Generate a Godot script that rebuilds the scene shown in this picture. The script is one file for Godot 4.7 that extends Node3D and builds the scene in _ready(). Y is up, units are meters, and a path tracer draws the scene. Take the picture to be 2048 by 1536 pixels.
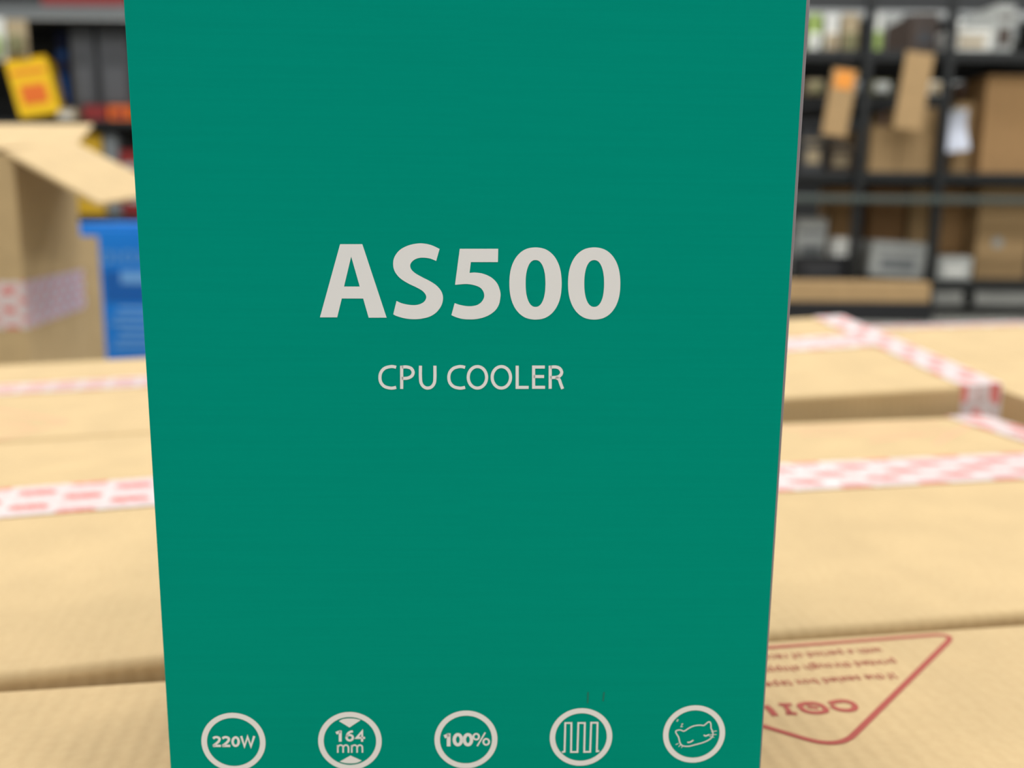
extends Node3D
# A tall teal cooler box standing on taped shipping cartons in a stock room.
# Axes: y up, metres; the top of the nearest carton is y = 0, the floor is at FLOOR.

const FLOOR := -0.24
const EYE := 0.162
const TURN := 0.19740   # the rows of cartons are turned by this much

var mats := {}
var taken := {}
var font_plain: Font
var font_bold: Font

# --------------------------------------------------------------------------- camera, air, lamps
func set_view():
	var camera := Camera3D.new()
	camera.name = "camera"
	camera.near = 0.02
	camera.far = 60.0
	var lens := CameraAttributesPhysical.new()
	lens.frustum_focal_length = 28.906
	lens.frustum_focus_distance = 0.222
	lens.exposure_aperture = 28.906 / 3.6
	camera.attributes = lens
	camera.transform = Transform3D(Basis(Vector3(0.999958, 0.009000, -0.001602), Vector3(-0.009141, 0.984481, -0.175252), Vector3(-0.000000, 0.175259, 0.984522)), Vector3(0, EYE, 0))
	add_child(camera)
	camera.current = true
	var around := WorldEnvironment.new()
	around.name = "surroundings"
	var e := Environment.new()
	e.background_mode = Environment.BG_COLOR
	e.background_color = Color(0.0, 0.0, 0.0)
	e.tonemap_mode = Environment.TONE_MAPPER_LINEAR
	e.tonemap_exposure = 0.40
	e.sdfgi_enabled = true
	e.ssao_enabled = true
	e.ssil_enabled = true
	around.environment = e
	add_child(around)

const LAMP_ENERGY := 0.95
const LAMP_COLOR := Color(0.975, 0.99, 1.0)
const LAMP_X := [-4.2, -1.4, 1.4, 4.2]
const LAMP_Z := [2.3, 0.4, -1.5, -3.4, -5.3]
const CEIL := 3.0

func ceiling_lamps():
	var frame_mesh := SurfaceTool.new()
	var words := ["first", "second", "third", "fourth", "fifth"]
	var side := ["far left", "centre left", "centre right", "far right"]
	for k in LAMP_Z.size():
		for j in LAMP_X.size():
			var t = thing("ceiling_light", "long white ceiling light panel, %s row, %s" % [words[k], side[j]], "ceiling light", Vector3(LAMP_X[j], CEIL - 0.05, LAMP_Z[k]), 0.0, "ceiling light panels")
			part("housing", box_mesh(Vector3(1.30, 0.05, 0.70), 0.004), mats.white_paint, t, Vector3(0, 0.025, 0))
			part("diffuser", box_mesh(Vector3(1.22, 0.01, 0.62), 0.002), mats.diffuser, t, Vector3(0, -0.004, 0))
			var a := AreaLight3D.new()
			a.name = "panel_light"
			a.area_size = Vector2(1.2, 0.6)
			a.area_normalize_energy = true
			a.light_energy = LAMP_ENERGY * 10.0
			a.light_color = LAMP_COLOR
			a.area_range = 30.0
			a.area_attenuation = 2.0
			a.shadow_enabled = true
			a.position = Vector3(0, -0.014, 0)
			a.rotation.x = -PI / 2
			t.add_child(a)

# --------------------------------------------------------------------------- materials
func mat(called, c: Color, rough := 0.7, metal := 0.0) -> StandardMaterial3D:
	var m := StandardMaterial3D.new()
	m.albedo_color = c
	m.roughness = rough
	m.metallic = metal
	mats[called] = m
	return m

func noise_image(n: int, freq: float, seed_value: int, octaves := 4) -> Image:
	var f := FastNoiseLite.new()
	f.seed = seed_value
	f.noise_type = FastNoiseLite.TYPE_SIMPLEX_SMOOTH
	f.frequency = freq
	f.fractal_octaves = octaves
	var im := f.get_seamless_image(n, n)
	im.convert(Image.FORMAT_L8)
	return im

func kraft_maps():
	# board 0.208 m to a tile: fibre mottling, and shallow flutes 6.5 mm apart that run along v
	var n := 512
	var blotch := noise_image(n, 0.006, 3, 3)
	var fibre := noise_image(n, 0.09, 8, 3)
	var col := Image.create(n, n, true, Image.FORMAT_RGB8)
	var hgt := Image.create(n, n, true, Image.FORMAT_RGB8)
	for y in n:
		for x in n:
			var b := blotch.get_pixel(x, y).r - 0.5
			var f := fibre.get_pixel(x, y).r - 0.5
			var v := 1.0 - 0.045 + b * 0.05 + f * 0.03
			col.set_pixel(x, y, Color(clampf(v, 0, 1), clampf(v - 0.004 + f * 0.01, 0, 1), clampf(v - 0.012 + f * 0.02, 0, 1)))
			var wave := 0.5 + 0.40 * cos(TAU * 32.0 * float(x) / n) + f * 0.04
			hgt.set_pixel(x, y, Color(wave, wave, wave))
	hgt.bump_map_to_normal_map(1.2)
	col.generate_mipmaps()
	hgt.generate_mipmaps()
	return [ImageTexture.create_from_image(col), ImageTexture.create_from_image(hgt)]

func kraft(called, c: Color, maps: Array, bump := 0.35) -> void:
	var m = mat(called, c, 0.82)
	m.albedo_texture = maps[0]
	m.normal_enabled = true
	m.normal_texture = maps[1]
	m.normal_scale = bump
	m.metallic_specular = 0.35

func tape_image() -> Image:
	# packing tape, 160 mm of its length: rows of rounded lozenges, every other one red, with a line of small marks in each
	var w := 640
	var h := 240
	var im := Image.create(w, h, true, Image.FORMAT_RGB8)
	var spots := noise_image(256, 0.03, 21, 3)
	for y in h:
		for x in w:
			var s := spots.get_pixel(x % 256, y % 256).r - 0.5
			var c := Color(0.83, 0.765, 0.75).lightened(clampf(s * 0.25, 0.0, 1.0))
			for r in 5:
				var cy := 4.0 + 58.0 * r + 0.0
				var yy := y - cy
				if absf(yy) > 22.0:
					continue
				var period := w / 3.0
				var xx := fposmod(x - r * 100.0 + yy * 0.5, period)
				var which := 0 if xx < period * 0.5 else 1
				var xl := fposmod(xx, period * 0.5) - period * 0.25
				var dx := maxf(absf(xl) - 24.0, 0.0)
				var d := sqrt(dx * dx + yy * yy)
				if d < 19.0:
					var marks := absf(yy) < 9.0 and fposmod(xl * 0.085 + sin(xl * 0.31) * 0.2, 1.0) < 0.45
					if which == 0:
						c = Color(0.82, 0.38, 0.35) if not marks else Color(0.87, 0.60, 0.57)
					elif d > 15.5 or marks:
						c = Color(0.81, 0.68, 0.67)
			im.set_pixel(x, y, c)
	im.generate_mipmaps()
	return im

func make_materials():
	var maps = kraft_maps()
	kraft("kraft", Color(0.77, 0.66, 0.49), maps, 0.6)
	kraft("kraft_brown", Color(0.68, 0.53, 0.36), maps, 0.2)
	kraft("kraft_tan", Color(0.73, 0.60, 0.43), maps, 0.2)
	kraft("kraft_dark", Color(0.60, 0.45, 0.30), maps, 0.2)
	mat("board_edge", Color(0.66, 0.53, 0.37), 0.9)
	# teal print with a fine level grain
	var n := 512
	var grain := noise_image(n, 0.05, 31, 3)
	var ti := Image.create(n, n, true, Image.FORMAT_RGB8)
	for y in n:
		for x in n:
			var g := grain.get_pixel(int(x * 0.0625) % n, (y * 3) % n).r - 0.5
			var v := clampf(0.985 + g * 0.022, 0, 1)
			ti.set_pixel(x, y, Color(v, v, v))
	ti.generate_mipmaps()
	var teal = mat("teal", Color(0.0, 0.565, 0.498), 0.5)
	teal.albedo_texture = ImageTexture.create_from_image(ti)
	teal.metallic_specular = 0.08
	mat("box_grey", Color(0.50, 0.47, 0.49), 0.55)
	mat("print_white", Color(0.885, 0.885, 0.895), 0.55).metallic_specular = 0.3
	mat("scuff", Color(0.0, 0.44, 0.38), 0.8)
	mat("print_red", Color(0.61, 0.26, 0.21), 0.8)
	mat("print_faint", Color(0.80, 0.60, 0.46), 0.8)
	var tp = mat("tape", Color(1, 1, 1), 0.28)
	tp.albedo_texture = ImageTexture.create_from_image(tape_image())
	tp.metallic_specular = 0.6
	var wr := noise_image(256, 0.02, 40, 3)
	wr.convert(Image.FORMAT_RGB8)
	wr.bump_map_to_normal_map(5.0)
	wr.generate_mipmaps()
	tp.normal_enabled = true
	tp.normal_texture = ImageTexture.create_from_image(wr)
	tp.normal_scale = 0.6
	mat("white_paint", Color(0.87, 0.87, 0.85), 0.6)
	var df = mat("diffuser", Color(0.95, 0.95, 0.93), 0.5)
	df.emission_enabled = true
	df.emission = LAMP_COLOR
	df.emission_energy_multiplier = 1.2
	var cn := noise_image(512, 0.012, 5, 5)
	var ci := Image.create(512, 512, true, Image.FORMAT_RGB8)
	for y in 512:
		for x in 512:
			var v := 0.88 + (cn.get_pixel(x, y).r - 0.5) * 0.24
			ci.set_pixel(x, y, Color(v, v, v * 0.99))
	ci.generate_mipmaps()
	var fl = mat("concrete", Color(0.62, 0.61, 0.58), 0.45)
	fl.albedo_texture = ImageTexture.create_from_image(ci)
	fl.uv1_triplanar = true
	fl.uv1_world_triplanar = true
	fl.uv1_scale = Vector3(0.5, 0.5, 0.5)
	mat("wall_paint", Color(0.70, 0.69, 0.66), 0.85)
	mat("black_steel", Color(0.065, 0.07, 0.07), 0.45)
	mat("grey_steel", Color(0.42, 0.43, 0.43), 0.4, 0.3)
	mat("pale_steel", Color(0.66, 0.66, 0.65), 0.4, 0.2)
	mat("rail_steel", Color(0.30, 0.33, 0.31), 0.45, 0.2)
	mat("panel_dark", Color(0.18, 0.18, 0.18), 0.7)
	mat("rubber", Color(0.06, 0.06, 0.06), 0.8)
	mat("blue_print", Color(0.02, 0.50, 0.88), 0.45)
	mat("blue_dark", Color(0.02, 0.38, 0.72), 0.45)
	mat("blue_pale", Color(0.45, 0.68, 0.92), 0.5)
	mat("navy", Color(0.08, 0.14, 0.33), 0.5)
	mat("yellow", Color(0.97, 0.77, 0.02), 0.4)
	mat("yellow_deep", Color(0.80, 0.62, 0.05), 0.5)
	mat("orange", Color(0.90, 0.42, 0.08), 0.5)
	mat("sign_orange", Color(0.95, 0.60, 0.22), 0.5)
	mat("red", Color(0.50, 0.09, 0.08), 0.5)
	mat("grey_pack", Color(0.23, 0.23, 0.24), 0.5)
	mat("grey_mid", Color(0.45, 0.46, 0.46), 0.5)
	mat("grey_dim", Color(0.31, 0.31, 0.32), 0.5)
	mat("grey_light", Color(0.66, 0.66, 0.64), 0.55)
	mat("off_white", Color(0.86, 0.85, 0.82), 0.6)
	mat("paper", Color(0.84, 0.85, 0.90), 0.7)
	mat("lime", Color(0.58, 0.66, 0.33), 0.5)
	mat("beige", Color(0.68, 0.60, 0.47), 0.6)
	mat("olive", Color(0.47, 0.45, 0.30), 0.6)
	mat("dark_brown", Color(0.27, 0.21, 0.17), 0.6)
	mat("black_plastic", Color(0.09, 0.09, 0.10), 0.5)

# --------------------------------------------------------------------------- nodes
func numbered(called: String) -> String:
	var k: int = taken.get(called, 0)
	taken[called] = k + 1
	return called if k == 0 else "%s_%03d" % [called, k]

func tag(o, label, category, group = ""):
	o.set_meta("label", label)
	o.set_meta("category", category)
	if group:
		o.set_meta("group", group)

func thing(called, label, category, at := Vector3.ZERO, turn := 0.0, group = ""):
	var o := Node3D.new()
	o.name = numbered(called)
	add_child(o)
	o.position = at
	o.rotation.y = turn
	tag(o, label, category, group)
	return o

func part(called, mesh: Mesh, m: Material, parent: Node, at := Vector3.ZERO, rot := Vector3.ZERO, label := ""):
	var o := MeshInstance3D.new()
	o.name = called
	o.mesh = mesh
	o.material_override = m
	parent.add_child(o, true)
	o.position = at
	o.rotation = rot
	o.cast_shadow = GeometryInstance3D.SHADOW_CASTING_SETTING_ON
	if label:
		o.set_meta("label", label)
	return o

func struct(called, mesh: Mesh, m: Material, at: Vector3):
	var o = part(called, mesh, m, self, at)
	o.set_meta("kind", "structure")
	return o

# --------------------------------------------------------------------------- shapes
func start() -> SurfaceTool:
	var st := SurfaceTool.new()
	st.begin(Mesh.PRIMITIVE_TRIANGLES)
	return st

func done(st: SurfaceTool) -> ArrayMesh:
	st.generate_tangents()
	return st.commit()

func tri(st, p: Array, n: Vector3, q: Array):
	var order := [0, 1, 2]
	if (p[1] - p[0]).cross(p[2] - p[0]).dot(n) > 0.0:
		order = [0, 2, 1]
	for i in order:
		st.set_normal(n)
		st.set_uv(q[i])
		st.add_vertex(p[i])

# four corners round the face, n the way it looks, texture coordinates in metres / 0.208 from the two longest axes
func quad(st, a, b, c, d, hint: Vector3, uvs = null):
	var n: Vector3 = (c - a).cross(d - b)
	if n.length() < 1e-12:
		return
	n = n.normalized()
	if n.dot(hint) < 0.0:
		n = -n
	var q = uvs
	if q == null:
		q = []
		for v in [a, b, c, d]:
			if absf(n.y) > 0.6: q.append(Vector2(v.x, v.z) / 0.208)
			elif absf(n.z) > 0.6: q.append(Vector2(v.x, v.y) / 0.208)
			else: q.append(Vector2(v.z, v.y) / 0.208)
	tri(st, [a, b, c], n, [q[0], q[1], q[2]])
	tri(st, [a, c, d], n, [q[0], q[2], q[3]])

# a box about its centre with chamfered edges
func add_box(st, at: Vector3, size: Vector3, r: float):
	var h := size / 2
	r = minf(r, minf(h.x, minf(h.y, h.z)) * 0.8)
	var i := h - Vector3(r, r, r)
	for ax in 3:
		var bx: int = (ax + 1) % 3
		var cx: int = (ax + 2) % 3
		for s in [-1.0, 1.0]:
			var ps := []
			for k in [[-1, -1], [1, -1], [1, 1], [-1, 1]]:
				var v := Vector3.ZERO
				v[ax] = h[ax] * s
				v[bx] = i[bx] * k[0]
				v[cx] = i[cx] * k[1]
				ps.append(at + v)
			var n := Vector3.ZERO
			n[ax] = s
			quad(st, ps[0], ps[1], ps[2], ps[3], n)
			if r > 0.0:
				for s2 in [-1.0, 1.0]:
					var a := Vector3.ZERO
					a[ax] = h[ax] * s; a[bx] = i[bx] * s2; a[cx] = -i[cx]
					var b := a
					b[cx] = i[cx]
					var c := b
					c[ax] = i[ax] * s; c[bx] = h[bx] * s2
					var d := c
					d[cx] = -i[cx]
					var n2 := Vector3.ZERO
					n2[ax] = s; n2[bx] = s2
					quad(st, at + a, at + b, at + c, at + d, n2)
	if r > 0.0:
		for sx in [-1.0, 1.0]:
			for sy in [-1.0, 1.0]:
				for sz in [-1.0, 1.0]:
					var sg := Vector3(sx, sy, sz)
					tri(st, [at + Vector3(h.x, i.y, i.z) * sg, at + Vector3(i.x, h.y, i.z) * sg, at + Vector3(i.x, i.y, h.z) * sg], sg.normalized(), [Vector2.ZERO, Vector2(0.01, 0), Vector2(0, 0.01)])

func box_mesh(size: Vector3, r := 0.0) -> ArrayMesh:
	var st := start()
	add_box(st, Vector3.ZERO, size, r)
	return done(st)

# a sheet of board through four corners (going round), with thickness t below it
func slab_mesh(p: Array, t: float) -> ArrayMesh:
	var st := start()
	var n: Vector3 = (p[2] - p[0]).cross(p[3] - p[1]).normalized()
	if n.y < 0.0:
		n = -n
	var q := []
	for v in p:
		q.append(v - n * t)
	quad(st, p[0], p[1], p[2], p[3], n)
	quad(st, q[0], q[1], q[2], q[3], -n)
	var mid: Vector3 = (p[0] + p[1] + p[2] + p[3]) / 4
	for k in 4:
		var j := (k + 1) % 4
		quad(st, p[k], p[j], q[j], q[k], (p[k] + p[j]) / 2 - mid)
	return done(st)

func tube_mesh(r: float, h: float, sides := 20, chamfer := 0.0) -> ArrayMesh:
	# upright rod standing on its origin
	var st := start()
	var prof := [[0.0, 0.0], [r - chamfer, 0.0], [r, chamfer], [r, h - chamfer], [r - chamfer, h], [0.0, h]]
	for k in prof.size() - 1:
		for i in sides:
			var a0 := TAU * i / sides
			var a1 := TAU * (i + 1) / sides
			var am := (a0 + a1) / 2
			var f = prof[k]
			var g = prof[k + 1]
			quad(st, Vector3(cos(a0) * f[0], f[1], sin(a0) * f[0]), Vector3(cos(a1) * f[0], f[1], sin(a1) * f[0]), Vector3(cos(a1) * g[0], g[1], sin(a1) * g[0]), Vector3(cos(a0) * g[0], g[1], sin(a0) * g[0]), Vector3(cos(am), 0, sin(am)) * (g[1] - f[1] + 1e-6) + Vector3(0, (f[0] - g[0]), 0))
	return done(st)

# --------------------------------------------------------------------------- flat print: outlines and strokes in a plane, x right, y up, looking along +z
func smooth(run: Array, closed := false, steps := 6) -> Array:
	var n := run.size()
	if n < 3:
		return run.duplicate()
	var r := []
	var last := n if closed else n - 1
	for i in last:
		var p1: Vector2 = run[i]
		var p2: Vector2 = run[(i + 1) % n]
		var p0: Vector2 = run[(i - 1 + n) % n] if closed or i > 0 else p1 * 2 - p2
		var p3: Vector2 = run[(i + 2) % n] if closed or i + 2 < n else p2 * 2 - p1
		for k in steps:
			r.append(p1.cubic_interpolate(p2, p0, p3, float(k) / steps))
	if not closed:
		r.append(run[n - 1])
	return r

func flat_tri(st, a: Vector2, b: Vector2, c: Vector2):
	tri(st, [Vector3(a.x, a.y, 0), Vector3(b.x, b.y, 0), Vector3(c.x, c.y, 0)], Vector3.BACK, [a, b, c])

func ribbon(st, pts: Array, w: float, closed := false):
	var n := pts.size()
	var left := []
	var right := []
	for i in n:
		var p: Vector2 = pts[i]
		var d0: Vector2 = (p - pts[(i - 1 + n) % n]).normalized() if closed or i > 0 else (pts[1] - pts[0]).normalized()
		var d1: Vector2 = (pts[(i + 1) % n] - p).normalized() if closed or i < n - 1 else d0
		var m: Vector2 = (d0 + d1).normalized().orthogonal()
		var k := 1.0 / maxf(0.42, m.dot(d1.orthogonal()))
		left.append(p + m * w * 0.5 * k)
		right.append(p - m * w * 0.5 * k)
	for i in (n if closed else n - 1):
		var j := (i + 1) % n
		flat_tri(st, left[i], right[i], right[j])
		flat_tri(st, left[i], right[j], left[j])

func band(st, outer: Array, inner: Array):
	var n := outer.size()
	for i in n:
		var j := (i + 1) % n
		flat_tri(st, outer[i], inner[i], inner[j])
		flat_tri(st, outer[i], inner[j], outer[j])

func fill(st, outline: Array):
	var p := PackedVector2Array(outline)
	var big := PackedVector2Array()
	for v in p:
		big.append(v * 10000.0)
	var ids := Geometry2D.triangulate_polygon(big)
	for k in range(0, ids.size(), 3):
		flat_tri(st, p[ids[k]], p[ids[k + 1]], p[ids[k + 2]])

func scaled(run: Array, s: float) -> Array:
	var r := []
	for v in run:
		r.append(v * s)
	return r

func print_mesh(kind: String, w: float, runs: Array, s := 0.001) -> ArrayMesh:
	var st := start()
	w *= s
	if kind == "fill":
		var line := []
		for run in runs:
			var c = smooth(scaled(run, s))
			c.pop_back()
			line.append_array(c)
		fill(st, line)
	elif kind == "holed":
		# the opening is reached through a cut from its last corner straight up to the outline's top edge
		var o = scaled(runs[0], s)
		var h = scaled(runs[1], s)
		var top: Vector2 = (o[1] + o[2]) / 2
		var e := Vector2(0.000002, 0)
		fill(st, [o[0], o[1], top - e, h[2] - e, h[0], h[1], h[2] + e, top + e, o[2], o[3], o[4], o[5], o[6], o[7]])
	elif kind == "ringed":
		band(st, smooth(scaled(runs[0], s), true), smooth(scaled(runs[1], s), true))
	else:
		for i in runs.size():
			var run = scaled(runs[i], s)
			if kind == "line":
				ribbon(st, run, w)
			elif kind == "loop" or (kind == "mixed" and i == 0):
				ribbon(st, smooth(run, true), w, true)
			else:
				ribbon(st, smooth(run), w)
	return done(st)

func ring_mesh(r0: float, r1: float) -> ArrayMesh:
	var st := start()
	var a := []
	var b := []
	for i in 64:
		a.append(Vector2.from_angle(TAU * i / 64) * r0)
		b.append(Vector2.from_angle(TAU * i / 64) * r1)
	band(st, a, b)
	return done(st)

# --------------------------------------------------------------------------- shipping cartons
# near: the middle of the top's near edge; turn, pitch, roll tilt the carton; size is width, height, depth.
# tapes: list of "seam", "right_edge", "left_edge", "far_edge"
func carton(called, label, near: Vector3, turn, pitch, roll, size: Vector3, m: Material, tapes := [], group := "", category := "carton"):
	var b := Basis(Vector3.UP, turn) * Basis(Vector3.RIGHT, pitch) * Basis(Vector3.BACK, roll)
	var t = thing(called, label, category, Vector3.ZERO, 0.0, group)
	t.transform = Transform3D(b, near - b * Vector3(0, size.y, size.z / 2))
	var hw := size.x / 2
	var hd := size.z / 2
	var top := size.y
	var r := 0.0042
	var th := 0.004
	var st := start()
	# four walls and a bottom; the near and far walls run into the flaps' folds
	for s in [-1.0, 1.0]:
		add_box(st, Vector3(0, (top - r) / 2, s * (hd - th / 2)), Vector3(size.x, top - r, th), 0.0)
		add_box(st, Vector3(s * (hw - th / 2), (top - th - 0.0005) / 2, 0), Vector3(th, top - th - 0.0005, size.z - th * 2), 0.0)
	add_box(st, Vector3(0, th / 2, 0), Vector3(size.x - th * 2, th, size.z - th * 2), 0.0)
	part("body", done(st), m, t)
	for s in [1.0, -1.0]:
		var prof := []
		for k in 7:
			var a := (PI / 2) * k / 6.0
			prof.append(Vector2(hd - r + r * cos(a), top - r + r * sin(a)))
		prof.append(Vector2(0.0008, top))
		prof.append(Vector2(0.0008, top - th))
		prof.append(Vector2(hd - r, top - th))
		prof.append(Vector2(hd - th, top - r))
		var fs := start()
		var n := prof.size()
		var c := Vector2(hd * 0.6, top - th / 2)
		for k in n:
			var p: Vector2 = prof[k]
			var q: Vector2 = prof[(k + 1) % n]
			var out: Vector2 = (q - p).orthogonal()
			if k < 6:
				out = (p + q) / 2 - Vector2(hd - r, top - r)
			elif k == 6: out = Vector2(0, 1)
			elif k == 7: out = Vector2(-1, 0)
			elif k == 8: out = Vector2(0, -1)
			elif k == 9: out = Vector2(-1, -1)
			else: out = Vector2(0, -1)
			quad(fs, Vector3(-hw, p.y, p.x * s), Vector3(hw, p.y, p.x * s), Vector3(hw, q.y, q.x * s), Vector3(-hw, q.y, q.x * s), Vector3(0, out.y, out.x * s))
		for e in [-1.0, 1.0]:
			for k in range(1, n - 1):
				tri(fs, [Vector3(hw * e, prof[0].y, prof[0].x * s), Vector3(hw * e, prof[k].y, prof[k].x * s), Vector3(hw * e, prof[k + 1].y, prof[k + 1].x * s)], Vector3(e, 0, 0), [prof[0], prof[k], prof[k + 1]])
		part("flap", done(fs), m, t)
	var o := 0.0004
	var w := 0.06
	for kind in tapes:
		var ts := start()
		if kind == "seam":
			strip(ts, [Vector3(-hw - o, top - 0.06, 0), Vector3(-hw - o, top + o, 0), Vector3(hw + o, top + o, 0), Vector3(hw + o, top - 0.06, 0)], Vector3(0, 0, -w))
		elif kind == "right_edge":
			strip(ts, [Vector3(hw - 0.036, top - 0.07, hd + o), Vector3(hw - 0.036, top + o * 2, hd + o), Vector3(hw - 0.036, top + o * 2, -hd - o), Vector3(hw - 0.036, top - 0.07, -hd - o)], Vector3(0.036 + o, 0, 0))
			strip(ts, [Vector3(hw + o, top + o * 2, hd), Vector3(hw + o, top + o * 2, -hd)], Vector3(0, -w * 0.55, 0))
		elif kind == "left_edge":
			strip(ts, [Vector3(-hw - o, top - 0.07, hd + o), Vector3(-hw - o, top + o * 2, hd + o), Vector3(-hw - o, top + o * 2, -hd - o)], Vector3(w * 0.5, 0, 0))
		elif kind == "far_edge":
			strip(ts, [Vector3(-hw, top + o * 2, -hd + w * 0.5), Vector3(hw, top + o * 2, -hd + w * 0.5)], Vector3(0, 0, -w * 0.5 - o))
		elif kind == "round_walls":
			var y := top * 0.42
			strip(ts, [Vector3(-hw - o, y, -hd), Vector3(-hw - o, y, hd + o), Vector3(hw + o, y, hd + o), Vector3(hw + o, y, -hd)], Vector3(0, 0.085, 0))
		part("tape", done(ts), mats.tape, t, Vector3.ZERO, Vector3.ZERO, "pink and white printed packing tape")
	return t

# tape along a folded path; across is its width
func strip(st, path: Array, across: Vector3):
	var u := 0.0
	for k in path.size() - 1:
		var a: Vector3 = path[k]
		var b: Vector3 = path[k + 1]
		var l := (b - a).length()
		var n := (b - a).cross(across)
		var hint := Vector3(0, 1, 0) if absf(n.normalized().y) > 0.5 else (a + b) / 2 * Vector3(1, 0, 1)
		var v := across.length() / 0.06
		quad(st, a, b, b + across, a + across, hint, [Vector2(u, 0), Vector2(u + l / 0.16, 0), Vector2(u + l / 0.16, v), Vector2(u, v)])
		u += l / 0.16

# --------------------------------------------------------------------------- the teal box
const RINGS := [Vector2(-62.77, 23.23), Vector2(-31.76, 23.17), Vector2(-0.59, 23.26), Vector2(30.57, 23.65), Vector2(61.43, 24.20)]
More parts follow.
